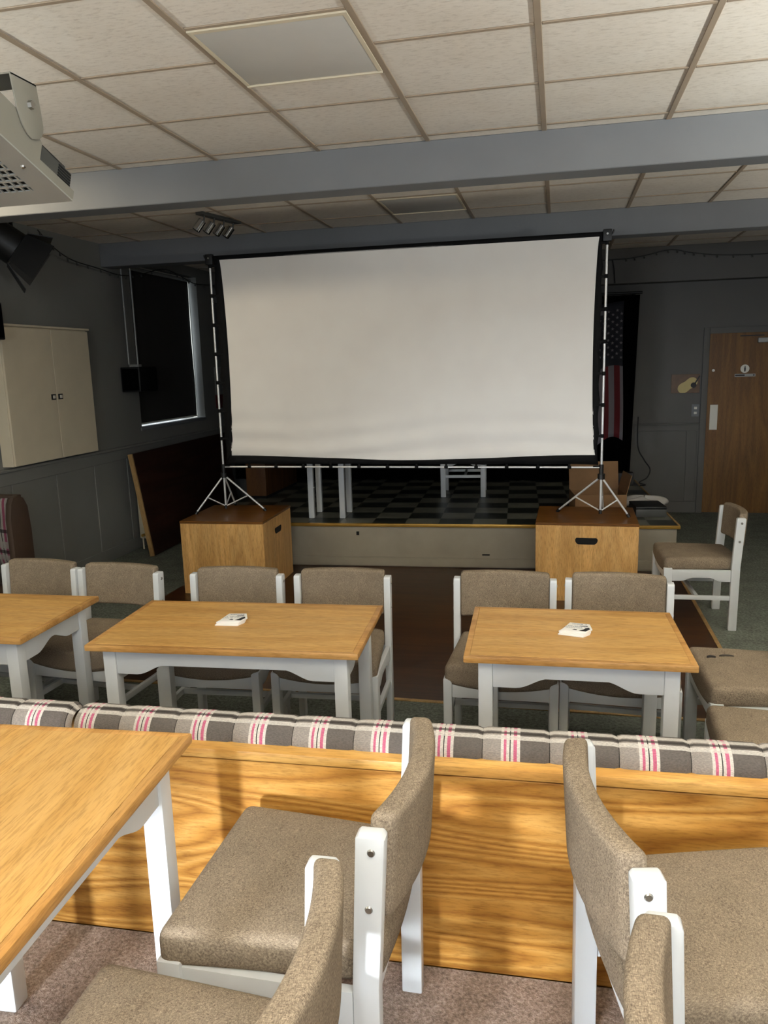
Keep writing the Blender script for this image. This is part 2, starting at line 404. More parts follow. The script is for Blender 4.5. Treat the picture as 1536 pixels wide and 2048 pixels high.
# ceiling: tiles and the grid of bars
m = MB(); m.box(XL-0.3, XR+0.3, YB-0.3, YF+0.3, CZ, CZ+0.1); struct(m, 'ceiling', 'tile')
gx = [-0.084+0.6*k for k in range(-7, 6)]; gx = [x for x in gx if XL < x < XR]
m = MB(); hb = 0.013; zb = CZ-0.006
for x in gx:
    for a, b in ((YB, 4.305), (4.48, 6.62), (6.80, 9.0)): m.box(x-hb, x+hb, a, b, zb, CZ, 0.002, 1)
cells = [XL]+gx+[XR]
rows = [4.207-0.6*k for k in range(0, 17)] + [5.02, 5.62, 6.22, 7.42, 8.02, 8.62]
for a, b in zip(cells, cells[1:]):
    ym = list(rows)
    if abs(a+1.284) < 0.02: ym = [y for y in ym if abs(y-3.007) > .02 and abs(y-2.407) > .02] + [2.705, 3.285]
    for y in ym:
        if YB < y < 9.0: m.box(a+hb, b-hb, y-0.010, y+0.010, zb+0.001, CZ, 0.002, 1)
struct(m, 'trim_2', 'grid_bar')
# beams
for i, (a, b, z) in enumerate(((4.305, 4.48, 2.695), (6.62, 6.80, 2.70), (8.99, YF, 2.54))):
    m = MB(); m.box(XL, XR, a, b, z, CZ, 0.004, 1); struct(m, 'trim_%d' % (i+3), 'paint_beam' if i < 2 else 'paint_grey')
# wainscot, left wall
m = MB(); T = 0.010
m.box(XL, XL+T, YB, YF, 0.92, 1.02, 0.003, 1); m.box(XL, XL+0.03, YB, YF, 1.02, 1.045, 0.004, 1); m.box(XL, XL+T, YB, YF, 0.0, 0.12, 0.003, 1)
k = -6
while True:
    y = 5.65 + 0.55*k
    if y > 8.9: break
    m.box(XL, XL+T, y, y+0.11, 0.12, 0.92, 0.003, 1); k += 1
struct(m, 'baseboard_left', 'paint_grey_lit_left')
m = MB()
m.box(XL, 1.55, YF-T, YF, 0.93, 1.0, 0.003, 1); m.box(XL, 1.55, YF-0.028, YF, 1.0, 1.02, 0.004, 1); m.box(XL, 1.55, YF-T, YF, 0, 0.13, 0.003, 1)
for x in (0.72, 1.42): m.box(x, x+0.11, YF-T, YF, 0.13, 0.93, 0.003, 1)
struct(m, 'baseboard_far', 'paint_grey')
# left window with glass
m = MB(); xg = XL-0.100
for q in ((wy0, wy0+.05, wz0, wz1), (wy1-.006, wy1, wz0, wz1), (wy0+.05, wy1-.006, wz0, wz0+.006), (wy0+.05, wy1-.006, wz1-.05, wz1)): m.box(xg-.05, xg, q[0], q[1], q[2], q[3])
win = struct(m, 'window_1', 'white_plastic')
m = MB(); m.box(xg-.008, xg-.002, wy0+.05, wy1-.006, wz0+.006, wz1-.05); m.build('pane', 'glass', win)
m = MB(); m.box(XL-0.110, XL+0.012, wy0-0.02, wy1+0.0, wz0-0.025, wz0+0.004, 0.004); m.build('sill', 'paint_beam', win)
# door
m = MB(); m.box(dx0, dx1, YF+.01, YF+.054, 0.003, dz1)
door = struct(m, 'door_1', 'door_wood')
m = MB(); m.box(dx0-.065, dx0, YF-.022, YF, 0, dz1+.065, 0.005); m.box(dx1, dx1+.065, YF-.022, YF, 0, dz1+.065, 0.005); m.box(dx0, dx1, YF-.022, YF, dz1, dz1+.065, 0.005)
m.build('door_frame', 'paint_grey', door)
m = MB(); m.box(1.655, 1.735, YF+.004, YF+.010, 0.94, 1.215, 0.001, 1); m.build('push_plate', 'white_plastic', door)
m = MB(); m.cyl((1.668, YF+.010, 1.59), (1.668, YF-.006, 1.59), 0.014); m.build('lock_rose', 'bolt', door)
m = MB(); m.cyl((1.99, YF+.010, 1.60), (1.99, YF+.006, 1.60), 0.045, seg=32); sg = m.build('round_sign', 'white_plastic', door)
m = MB(); m.cyl((1.99, YF+.006, 1.623), (1.99, YF+.004, 1.623), 0.006); m.box(1.982, 1.998, YF+.004, YF+.006, 1.578, 1.616, 0.001, 1)
m.box(1.985, 1.995, YF+.004, YF+.006, 1.568, 1.58); m.build('symbol', 'ink', sg)
m = MB(); m.box(1.89, 2.10, YF+.006, YF+.010, 1.515, 1.545); sp = m.build('indicator_plate', 'pipe', door)
m = MB(); m.box(1.895, 1.99, YF+.004, YF+.006, 1.522, 1.538); m.box(2.075, 2.09, YF+.004, YF+.006, 1.524, 1.537); m.build('indicator_slot', 'ink', sp)
m = MB(); m.box(2.10, 2.34, YF-.035, YF+.010, 1.875, 1.925, 0.004); m.build('door_closer', 'pipe', door)
m = MB(); m.box(1.92, 2.16, YF-.02, YF-.010, 1.945, 1.957); m.build('closer_arm', 'black', door)

# ------------------------------------------------------------------ tables
def arch(w0, z1, zend, zmid, e=0.13, r=0.05):
    h = w0/2; pts = [(-h, z1), (-h, zend), (-h+e*0.62, zend)]
    for k in range(1, 8):
        x = k/8; pts.append((-h+e*0.62+(e*0.9)*x, zend + (zmid-zend)*(3*x*x-2*x**3)))
    pts += [(-x, z) for x, z in pts[::-1]]
    return pts
def make_table(name, label, wd, dp, h, loc, rz, group=None):
    t = thing(name, label, 'table', loc, rz, group)
    th = 0.024; lg = 0.026
    m = MB(); m.box(-wd/2+.022, wd/2-.022, -dp/2+.022, dp/2-.022, h-th, h+.0005, 0.0008, 1); m.build('table_top', 'oak_table', t)
    m = MB()
    for sx in (-1, 1): m.prism([(sx*wd/2, -dp/2), (sx*(wd/2-.022), -dp/2+.022), (sx*(wd/2-.022), dp/2-.022), (sx*wd/2, dp/2)], 'Z', h-th, h, 0.003)
    for sy in (-1, 1): m.prism([(-wd/2, sy*dp/2), (-wd/2+.022, sy*(dp/2-.022)), (wd/2-.022, sy*(dp/2-.022)), (wd/2, sy*dp/2)], 'Z', h-th, h, 0.003)
    m.build('edge_lipping', 'oak_edge', t)
    ix, iy = wd/2-0.075, dp/2-0.065
    for sx in (-1, 1):
        for sy in (-1, 1):
            m = MB(); m.box(sx*ix-lg, sx*ix+lg, sy*iy-lg, sy*iy+lg, 0, h-th, 0.006); m.build('leg', 'chair_paint', t)
    for sy in (-1, 1):
        m = MB(); m.prism(arch(2*ix-2*lg, h-th, h-.130, h-.090), 'Y', sy*iy-.011+sy*.008, sy*iy+.011+sy*.008, 0.003); m.build('apron', 'chair_paint', t)
    for sx in (-1, 1):
        m = MB(); m.prism(arch(2*iy-2*lg, h-th, h-.130, h-.090), 'X', sx*ix-.011+sx*.008, sx*ix+.011+sx*.008, 0.003); m.build('apron', 'chair_paint', t)
    return t
TB = 'oak topped pub tables'
tm = make_table('pub_table', 'wide oak topped table in the middle of the row beyond the plaid bench', 1.06, 0.572, 0.735, (-1.23, 2.777, 0), math.radians(3.4), TB)
tr_ = make_table('pub_table', 'shorter oak topped table at the right of the row beyond the plaid bench', 0.785, 0.572, 0.735, (0.073, 2.858, 0), math.radians(1.8), TB)
dup(tm, (-2.577, 2.75, 0), math.radians(2.0), 'oak topped table cut by the left photo edge, before two chair backs', TB)
dup(tm, (-1.086, 1.004, 0.17), math.radians(93.7), 'oak topped table nearest the camera, lower left on the beige carpet', TB)

# ------------------------------------------------------------------ chairs
def make_chair(label, loc, rz, group):
    t = thing('pub_chair', label, 'chair', loc, rz, group)
    cx = 0.225; tx = 0.016
    for s in (-1, 1):
        m = MB()   # rear leg and back post in one, leaning slightly
        m.prism([(.188, 0), (.240, 0), (.243, .42), (.262, .735), (.255, .742), (.212, .742), (.206, .735), (.190, .42)], 'X', s*cx-tx, s*cx+tx, 0.005)
        lg = m.build('rear_leg', 'chair_paint', t)
        for y, z in ((.236, .708), (.228, .590)):
            m = MB(); m.cyl((s*(cx+tx-.001), y, z), (s*(cx+tx+.003), y, z), .0085, .006, 14); m.build('bolt', 'bolt', lg)
        m = MB(); m.box(s*cx-.019, s*cx+.019, -.220, -.168, 0, .412, 0.006); m.build('front_leg', 'chair_paint', t)
        m = MB(); m.prism([(y, z) for y, z in arch(.358, .400, .325, .350, .09)], 'X', s*cx-.011, s*cx+.011, 0.003, Matrix.Translation((0, .010, 0))); m.build('side_rail', 'chair_paint', t)
        m = MB(); m.box(s*cx-.010, s*cx+.010, -.168, .190, .200, .230, 0.004); m.build('stretcher', 'chair_paint', t)
    m = MB()
    n = 12; top = [(-.206+.412*k/n, .392-.030*math.sin(PI*k/n)) for k in range(n+1)]
    m.prism(top + [(.206, .325), (-.206, .325)], 'Y', -.208, -.186, 0.002); m.build('front_rail', 'chair_paint', t)
    m = MB(); m.box(-.209, .209, .200, .222, .330, .395, 0.003); m.build('back_rail', 'chair_paint', t)
    m = MB(); m.box(-.215, .215, -.020, .004, .203, .227, 0.004); m.build('cross_stretcher', 'chair_paint', t)
    m = MB()
    def seat(p):
        k = (p.y+.225)/.44
        x = p.x*(1.02-.15*max(0, min(1, k)))
        z = p.z
        if p.z > 0: z += .010*(1-(p.x/.245)**2)*(1-(p.y/.225)**2)
        elif p.y < -.14: z -= .034*(1-(p.x/.245)**2)*min(1, (-.14-p.y)/.06)
        if p.y > .1: z += 0
        y = p.y + .016*(1-(p.x/.24)**2)*max(0, p.y/.24)**2
        return Vector((x, y, z + .434))
    m.rcube(.236, .229, .042, .028, 10, 10, 2, seat)
    bmesh.ops.translate(m.bm, verts=m.bm.verts[:], vec=(0, .008, 0)); m.build('seat', 'fabric', t)
    m = MB()
    def back(p):
        b = .036*(1-(p.x/.21)**2)
        return Vector((p.x, p.y + .243 + b + .06*p.z, p.z + .658))
    m.rcube(.209, .026, .108, .015, 16, 1, 6, back); m.build('backrest', 'fabric', t)
    return t
GR = 'grey framed pub chairs'
def ang(dx, dy): return math.atan2(dy, dx)
rows_ = [((-2.933, 3.522), (-2.456, 3.483)), ((-2.429, 3.486), (-1.981, 3.459)), ((-1.781, 3.464), (-1.33, 3.489)),
         ((-1.238, 3.5), (-0.797, 3.526)), ((-0.457, 3.549), (-0.005, 3.56)), ((0.062, 3.584), (0.516, 3.565))]
def place(far_mid, rz): # origin from the middle of the two back posts
    return (far_mid[0] - math.sin(-rz)*0.230, far_mid[1] - math.cos(rz)*0.230)
ch0 = None
def put(mid, rz, label, z=0.0):
    global ch0
    x, y = place(mid, rz)
    if ch0 is None: ch0 = make_chair(label, (x, y, z), rz, GR); return ch0
    return dup(ch0, (x, y, z), rz, label, GR)
labels = ['leftmost chair back of the row, at the left photo edge behind a table',
          'second chair back from the left in the row, behind the left table',
          'chair tucked under the middle table, in front of the left wooden box',
          'chair tucked under the right half of the middle table, before the stage front',
          'chair tucked under the left half of the right table',
          'chair tucked under the right half of the right table, before the right box']
for (a, b), lb in zip(rows_, labels):
    put(((a[0]+b[0])/2, (a[1]+b[1])/2), ang(b[0]-a[0], b[1]-a[1]), lb)
put((1.13, 5.345), math.radians(-88), 'lone chair standing side-on at the edge of the dark wood floor, right')
chA = put((1.042, 3.275), math.radians(-88), 'chair whose marked seat shows at the right edge, beside the right table')
put((1.005, 2.640), math.radians(-91), 'chair whose seat shows at the right edge just beyond the plaid bench')
put((-0.325, 1.460), math.radians(-90), 'foreground chair facing left to the near table, both its back posts in view', 0.17)
put((0.114, 1.424), math.radians(102), 'foreground chair facing right, its seat beside the oak bench panel', 0.17)
put((0.175, 0.872), math.radians(90.5), 'foreground chair back at the bottom right, in front of the right-facing chair', 0.17)
put((-0.385, 0.912), math.radians(-89), 'foreground chair cut by the bottom edge, left of centre, beside the near table', 0.17)
for (px_, py_, l_) in ((-.10, -.085, .030), (-.085, -.150, .018)):
    m = MB()
    m.prism([(px_+.007*math.sin(a_)+.004*math.cos(2*a_), py_+l_*math.cos(a_)) for a_ in [2*PI*k/16 for k in range(16)]], 'Z', .4770, .4870)
    m.build('seat_stain', 'sofa_dark', chA, 'dark stain on the seat')
# ------------------------------------------------------------------ plaid bench with oak back
bn = thing('bench', 'long oak backed bench with plaid padded top dividing the room', 'bench', (0, ben_y0, 0), ben_rz)
bx0, bx1 = -3.4, 2.4
m = MB(); m.box(bx0, bx1, 0.0, 0.022, 0.172, 0.728, 0.002, 1); m.build('back_panel', 'oak_panel', bn)
m = MB(); m.box(bx0, bx1, -0.006, 0.17, 0.733, 0.760, 0.005); m.build('top_rail', 'oak_rail', bn)
m = MB(); m.box(bx0, bx1, 0.025, 0.15, 0.0, 0.733); m.box(bx0, bx1, 0.15, 0.52, 0.0, 0.36); m.build('carcass', 'oak_panel', bn)
def roll(x0, x1):
    m = MB(); L = x1-x0; per = 0.168
    def P(u, v):
        x = x0 + L*u; a = PI*(1.12 - v*1.24)
        f = (x/per + 0.02) % 1.0
        pinch = 1 - 0.10*max(0, 1-min(f, 1-f)/0.07)
        e = min(1.0, min(x-x0, x1-x)/0.03 + 0.25); e = math.sqrt(max(0, 1-(1-e)**2))
        return Vector((x, 0.098 + 0.062*e*pinch*math.cos(a), 0.757 + 0.052*e*pinch*math.sin(a) + 0.004))
    m.grid(P, int(L/0.012), 20, lambda u, v: (x0 + L*u + 0.0034 + 20*0.168, v*0.2))
    return m.build('top_pad', 'plaid', bn)
roll(bx0, -1.335); roll(-1.328, bx1)
m = MB(); m.rcube((bx1-bx0)/2, 0.2, 0.05, 0.03, 40, 6, 2, lambda p: p + Vector(((bx0+bx1)/2, 0.34, 0.41))); m.build('seat_pad', 'brown_trim', bn)

# ------------------------------------------------------------------ wooden plinth boxes under the screen
def crate(label, x0, x1, y0, y1, h, hole_side, rz=0):
    t = thing('plinth_box', label, 'box', ((x0+x1)/2, (y0+y1)/2, 0.004), rz, 'wooden boxes carrying the screen')
    hx, hy = (x1-x0)/2, (y1-y0)/2
    m = MB(); m.box(-hx, hx, -hy, hy, 0, h-.02, 0.003, 1); m.build('body', 'veneer', t)
    m = MB(); m.box(-hx-.002, hx+.002, -hy-.002, hy+.002, h-.02, h, 0.003, 1); m.build('top', 'veneer_top', t)
    m = MB()
    pts = []
    for k in range(13):
        a = PI*k/12 - PI/2; pts.append((.055+.024*math.cos(a), .024*math.sin(a)))
    for k in range(13):
        a = PI*k/12 + PI/2; pts.append((-.055+.024*math.cos(a), .024*math.sin(a)))
    pts = [(x, z + 2.4*x*x + h-.140) for x, z in pts]
    if hole_side == 'front': m.prism(pts, 'Y', -hy-.003, -hy+.01)
    else: m.prism(pts, 'X', hx-.01, hx+.003)
    m.build('hand_hole', 'dark_gap', t)
    return t
crate('wooden box under the left screen tripod, hand hole on its side', -2.887, -2.204, 5.43, 6.13, 0.588, 'side', math.radians(2))
crate('wooden box under the right screen tripod, hand hole facing front', -0.135, 0.585, 5.60, 6.25, 0.588, 'front', math.radians(-1))

# ------------------------------------------------------------------ projection screen
SY = 5.85; sx0, sx1, sz0, sz1 = -2.672, 0.325, 0.965, 2.615
sc = thing('projection_screen', 'large white projection screen in black border on two silver tripod poles', 'screen', ((sx0+sx1)/2, SY, 0.592))
ox, oz = (sx0+sx1)/2, 0.592
def S(x, y, z): return (x-ox, y-SY, z-oz)
m = MB(); a0, a1, b0, b1 = -2.592, 0.277, 1.035, 2.592
def cloth(u, v):
    x = a0+(a1-a0)*u; z = b0+(b1-b0)*v
    edge = math.sin(PI*v)**0.6*0.028
    x += edge*(1-2*u)*abs(1-2*u)
    zb = b0 + 0.018*(1-v)*math.cos(PI*(u-.5)*2.0)*-1
    z = z + (zb-b0)
    low = max(0, 1-v*3.2)
    y = 0.010*low*math.sin(60*v+3*math.sin(5*u+1)) + 0.006*math.sin(7*u+2*v) + 0.008*low*math.sin(23*u+9*v)
    return Vector(S(x, SY-.012+y, z))
m.grid(cloth, 60, 60); m.build('screen_cloth', 'screen', sc, 'white screen cloth', recalc=False)
m = MB()
def ringgrid(outer, inner, n):
    vs = []
    for k in range(n+1):
        vs.append((m.bm.verts.new(outer(k/n)), m.bm.verts.new(inner(k/n))))
    for p, q in zip(vs, vs[1:]): m.bm.faces.new((p[0], q[0], q[1], p[1]))
ins = 0.0
def edge_in(u, v):
    c = cloth(u, v); return c
o0, o1, p0, p1 = sx0+.028, sx1-.022, sz0+.018, sz1+.006
sc_l = lambda t: 0.012*abs(math.sin(PI*t*7))
ringgrid(lambda t: Vector(S(o0+sc_l(t), SY-.004, p0+(p1-p0)*t)), lambda t: edge_in(0, t)+Vector((.004, -.001, 0)), 42)
ringgrid(lambda t: Vector(S(o1-sc_l(t), SY-.004, p0+(p1-p0)*t)), lambda t: edge_in(1, t)+Vector((-.004, -.001, 0)), 42)
ringgrid(lambda t: Vector(S(o0+(o1-o0)*t, SY-.004, p0+.5*sc_l(t))), lambda t: edge_in(t, 0)+Vector((0, -.001, .004)), 42)
ringgrid(lambda t: Vector(S(o0+(o1-o0)*t, SY-.004, p1)), lambda t: edge_in(t, 1)+Vector((0, -.001, -.004)), 42)
bo = m.build('screen_border', 'screen_black', sc)
md = bo.modifiers.new('thick', 'SOLIDIFY'); md.thickness = 0.003; md.offset = -1
for s_, xx in ((0, sx0), (1, sx1)):
    m = MB(); m.cyl(S(xx, SY, 0.64), S(xx, SY, sz1), 0.0085); po = m.build('pole', 'steel', sc)
    q0, q1 = min(xx, xx+(.06 if s_ == 0 else -.06))-ox, max(xx, xx+(.06 if s_ == 0 else -.06))-ox
    for k in range(8):
        z = 0.97+0.225*k; m = MB()
        m.cyl(S(xx, SY, z-.014), S(xx, SY, z+.014), 0.0125); m.box(q0, q1, -.007, -.002, z-.008-oz, z+.008-oz)
        m.build('strap', 'screen_black', po)
    m = MB(); m.box(xx-.03-ox, xx+.03-ox, -.02, .02, sz1-.06-oz, sz1+.02-oz, .006); cb = m.build('corner_bracket', 'black', sc)
    m = MB(); m.cyl(S(xx, SY-.02, sz1-.012), S(xx, SY-.026, sz1-.012), .007); m.build('screw', 'bolt', cb)
    m = MB(); sgn = -1 if s_ == 0 else 1
    m.tube(spline([S(xx, SY, sz1+.015), S(xx+sgn*.03, SY, sz1-.01), S(xx+sgn*.045, SY, sz1+.015)]), .006, 8); m.build('hook', 'black', cb)
m = MB(); m.cyl(S(sx0, SY, 0.963), S(sx1, SY, 0.963), .0075); cbar = m.build('crossbar', 'steel', sc)
for k in range(1, 13):
    x = sx0+(sx1-sx0)*k/13; m = MB()
    m.cyl(S(x-.014, SY, .963), S(x+.014, SY, .963), .0115); m.box(x-.008-ox, x+.008-ox, -.006, -.002, .963-oz, 1.0-oz)
    m.build('strap', 'screen_black', cbar)
def tripod(px, feet):
    m = MB(); m.cyl(S(px, SY, .875), S(px, SY, .915), .026); m.cyl(S(px, SY, .915), S(px, SY, .985), .016); hub = m.build('tripod_hub', 'black', sc)
    for fx, fy in feet:
        f = Vector(S(fx, fy, 0.600)); h = Vector(S(px, SY, .895)); d = (f-h).normalized(); h = h + d*.03
        m = MB(); m.cyl(h, f, .0075); lg = m.build('tripod_leg', 'steel', sc)
        m = MB(); m.cyl(f-d*.022, f+Vector((0, 0, -.0075)), .013); m.build('foot', 'black', lg)
        m = MB(); a = h+(f-h)*.55; m.cyl(a, S(px, SY, .635), .0055); m.build('brace', 'steel', lg)
    m = MB(); m.cyl(S(px, SY, .615), S(px, SY, .645), .012); m.build('centre_collar', 'black', hub)
tripod(sx0, ((-2.868, 5.69), (-2.335, 5.878), (-2.70, 6.11)))
tripod(sx1, ((.012, 6.02), (.530, 5.84), (.36, 6.12)))

# ------------------------------------------------------------------ stage
st_rz = math.radians(2.85)
st = thing('stage', 'low stage with checkered tile deck and pale front at the far end', 'stage', (0, 6.485, 0), st_rz)
m = MB(); m.prism([(-3.20, .03), (.985, .03), (.985, 2.60), (-3.20, 2.80)], 'Z', .36, .385); m.build('deck', 'checker', st)
m = MB(); m.box(-3.19, .975, .012, .03, .0, .36); m.box(-3.19, -3.17, .03, 2.55, 0, .36); m.box(.955, .975, .03, 2.55, 0, .36); m.build('riser', 'riser', st)
m = MB(); m.box(-3.19, .975, .004, .012, .085, .09, .001, 1); m.box(-3.19, .975, .0, .012, .012, .085, .002, 1); m.build('skirting', 'riser', st)
m = MB(); m.box(-3.19, 1.0, -.006, .030, .362, .389, .004); m.build('nosing', 'brass', st)
m = MB(); m.box(.985, 1.003, .03, 2.55, .362, .392, .003); m.build('side_edging', 'trim_wood', st)
for x, z in ((-1.70, .30), (-.58, .12)):
    m = MB(); m.box(x-.012-(.02 if z < .2 else 0), x+.012+(.02 if z < .2 else 0), .008, .012, z-(.016 if z > .2 else .006), z+(.016 if z > .2 else .006)); m.build('riser_hole', 'dark_gap', st)
# curtain behind the stage
m = MB()
def cur(u, v):
    x = -3.9+4.74*u; return Vector((x-.05*(1-v)*u, 8.90+.025*math.sin(x*34)+.012*math.sin(x*71+1), .40+2.01*v))
m.grid(cur, 260, 6); cu = m.build('stage_curtain', 'black_cloth', None, recalc=False)
md = cu.modifiers.new('thick', 'SOLIDIFY'); md.thickness = 0.006
tag(cu, 'black curtain hanging across the back of the stage', 'curtain')
m = MB(); m.cyl((-3.95, 8.90, 2.432), (.87, 8.90, 2.432), .014); ra = m.build('curtain_rail', 'black', None); tag(ra, 'black rail along the top of the stage curtain', 'rail')
for x in (-3.9, -1.5, .80):
    m = MB(); m.box(x-.012, x+.012, 8.90, YF, 2.422, 2.442); m.build('rail_bracket', 'black', ra)
# flag
FY = 8.852
fl = thing('flag', 'stars and stripes flag hanging upright on the black curtain', 'flag', (.50, FY, .80))
def flg(u, v):
    x = -.62+.80*u; drop = .10*max(0, u-.9)*4
    return Vector((x + .03*math.sin(v*3+1)*(1-v), -.008+.016*math.sin(x*22+v*2), 0.03+(1.52-.10*(1-u))*v + (1-v)*.07*math.sin(u*9)))
m = MB(); m.grid(flg, 60, 24, lambda u, v: (u*.80, v+.18)); fc = m.build('flag_cloth', 'flag', fl, recalc=False)
md = fc.modifiers.new('thick', 'SOLIDIFY'); md.thickness = 0.003
m = MB()
for i in range(11):
    for j in range(7):
        u = .975-.055*i; v = .60+.052*j + (.026 if i % 2 else 0)
        if v > .94: continue
        c_ = flg(u, v)+Vector((0, -.006, 0)); vs = []
        for k in range(10):
            a = PI/2+k*PI/5; r = .019 if k % 2 == 0 else .008
            vs.append(m.bm.verts.new(c_+Vector((r*math.cos(a), 0, r*math.sin(a)))))
        m.bm.faces.new(vs)
m.build('star_pattern', 'star', fl, recalc=False)
m = MB(); m.box(-.62, .19, -.02, -.012, 1.50, 1.545, 0, 1, Matrix.Translation((0, 0, -.10)) @ Matrix.Rotation(math.radians(-7), 4, 'Y')); m.build('header_band', 'star', fl)

# things on the stage
ts = make_table('side_table', 'small grey legged table standing on the stage behind the screen', .44, .42, .72, (-2.05, 6.80, .385), math.radians(3))
dup(ch0, (-.94, 8.06, .385), math.radians(94), 'chair on the checkered stage behind the screen', GR)
cab = thing('sideboard', 'brown wooden sideboard at the left of the stage', 'sideboard', (-3.11, 8.15, .385))
m = MB(); m.box(-.11, .11, -.55, .45, 0.03, .60, .004); m.build('body', 'stage_wood', cab)
m = MB(); m.box(-.12, .12, -.56, .46, .60, .625, .004); m.build('top', 'stage_wood', cab)
m = MB(); m.box(-.10, .105, -.54, .44, 0, .03); m.build('plinth', 'dark_gap', cab)
ct = thing('cardboard_box', 'brown cardboard box with raised flap on the stage behind the right tripod', 'box', (.36, 7.02, .385), math.radians(8))
m = MB()
for q in ((-.22, .22, -.17, -.165), (-.22, .22, .165, .17), (-.22, -.215, -.165, .165), (.215, .22, -.165, .165)): m.box(*q, 0, .20)
m.box(-.215, .215, -.165, .165, 0, .005); m.build('carton', 'carton', ct)
m = MB(); m.box(-.22, .22, -.0025, .0025, 0, .25, 0, 1, Matrix.Translation((0, .168, .20)) @ Matrix.Rotation(math.radians(-12), 4, 'X')); m.build('flap', 'carton', ct)
m = MB(); m.box(-.0025, .0025, -.165, .165, 0, .17, 0, 1, Matrix.Translation((.2175, 0, .20)) @ Matrix.Rotation(math.radians(14), 4, 'Y')); m.build('flap', 'carton', ct)
dk = thing('equipment_case', 'dark flat case lying on the stage beside the right wooden box', 'case', (.80, 7.0, .385), math.radians(6))
m = MB(); m.box(-.13, .13, -.10, .22, 0, .07, .01); m.build('body', 'projector_dark', dk)
m = MB(); m.box(-.13, .13, -.10, .22, .072, .092, .008); m.build('lid', 'black', dk)
m = MB()
def bagp(u, v):
    a = 2*PI*u; r = .16*math.sin(PI*min(.999, max(.001, v)))**.55*(1+.12*math.sin(5*a+2)+.07*math.sin(9*a))
    return Vector((.80+r*math.cos(a)*1.25, 7.42+r*.6*math.sin(a), .386+.085*(1-math.cos(PI*v))/2*1.0*(1+.25*math.sin(3*a+1)*v)))
m.grid(bagp, 40, 14); bmesh.ops.remove_doubles(m.bm, verts=m.bm.verts[:], dist=.0005); bg = m.build('carrier_bag', 'bag', None, ang=80); tag(bg, 'crumpled pale carrier bag on the stage edge', 'bag')
m = MB(); m.tube(spline([(.86, 8.80, 1.12), (.865, 8.78, .80), (.93, 8.74, .66), (.99, 8.70, .56), (.96, 8.68, .47), (.88, 8.66, .42), (.94, 8.62, .40), (.88, 8.58, .395)]), .007, 8)
tag(m.build('power_cable', 'black', None), 'black power cable looping down beside the curtain edge', 'cable')
pb = thing('power_block', 'black power block on the stage by the curtain edge', 'adaptor', (.75, 8.70, .386)); 
m = MB(); m.box(-.09, .07, -.06, .06, 0, .14, .01); m.build('body', 'black', pb)
m = MB(); m.box(-.03, .01, -.066, -.06, .05, .09); m.build('socket_face', 'projector_dark', pb)

# ------------------------------------------------------------------ left side
cb = thing('wall_cabinet', 'cream two door cabinet on the left wall', 'cabinet', (XL, 5.62, 1.065))
cx1 = .115
m = MB(); m.box(0, cx1-.018, -.585, .515, 0, 1.045, .003, 1); m.build('body', 'white_board', cb)
m = MB(); m.box(0, cx1+.008, -.60, .53, 1.045, 1.062, .003, 1); m.build('cornice', 'white_board', cb)
for a, b, hy in ((-.58, -.003, -.045), (.003, .51, .045)):
    m = MB(); m.box(cx1-.017, cx1, a, b, .004, 1.035, .002, 1); d_ = m.build('door', 'white_board', cb)
    m = MB(); m.box(cx1, cx1+.004, hy-.028, hy+.028, .48, .525); pl = m.build('pull_plate', 'ink', d_)
    m = MB(); m.box(cx1+.004, cx1+.012, hy-.012, hy+.012, .49, .515, .002); m.build('pull', 'white_plastic', d_)
rb = thing('roller_blind', 'dark roller blind drawn over the left window', 'blind', (XL-.095, 7.93, 0))
m = MB()
m.grid(lambda u, v: Vector((.012*math.sin(PI*v)*math.sin(PI*u*.9), -.80+1.405*u+.010*math.sin(7*v+.5)*(u > .95), 1.225+1.53*v)), 20, 20); bl = m.build('blind_cloth', 'blind', rb, recalc=False)
md = bl.modifiers.new('thick', 'SOLIDIFY'); md.thickness = 0.002
m = MB(); m.cyl((.022, -.80, 2.765), (.022, .62, 2.765), .020); m.build('roller', 'pipe', rb)
m = MB(); m.box(-.004, .010, -.80, .60, 1.212, 1.228, .002, 1); m.build('bottom_bar', 'white_plastic', rb)
sk = thing('wall_speaker', 'small black box speaker hung on two thin pipes by the blind', 'speaker', (XL+.12, 6.87, 1.56))
m = MB(); m.box(-.10, .10, -.11, .22, 0, .235, .008); m.build('cabinet', 'black', sk)
m = MB(); m.box(-.085, .085, -.118, -.11, .015, .22, .003, 1); m.build('grille', 'black_cloth', sk)
m = MB(); m.box(-.05, .05, -.03, .03, .235, .26, .004); m.build('bracket', 'pipe', sk)
for y in (-.03, .03):
    m = MB(); m.cyl((-.02 + y, y, .26), (-.02 + y, y, CZ-1.56), .009); m.build('pipe', 'pipe', sk)
rd = thing('radiator', 'cream panel radiator on the left wall behind the leaning board', 'radiator', (XL+.07, 7.35, .0))
m = MB(); m.box(-.05, .055, -.50, .60, .10, .66, .008); m.build('panel', 'radiator', rd)
m = MB(); m.cyl((0, -.52, .60), (0, -.50, .60), .018); m.cyl((0, -.54, .14), (0, -.50, .14), .014); m.build('valve', 'brass', rd)
m = MB(); m.cyl((0, -.53, 0), (0, -.53, .145), .008); m.build('feed_pipe', 'radiator', rd)
# leaning board
bd = thing('leaning_board', 'large dark brown board leaning on the left wall, pale edge facing us', 'board', (-3.765, 6.52, .0), math.radians(1.5))
lean = Matrix.Rotation(math.radians(-8.2), 4, 'Y')
m = MB(); m.box(-.030, .012, .02, 2.25, 0.006, 1.0, .003, 1, lean); m.build('board', 'dark_board', bd)
m = MB(); m.box(-.032, .014, 0.0, .02, 0.006, 1.0, .003, 1, lean); m.build('edge_strip', 'trim_wood', bd)
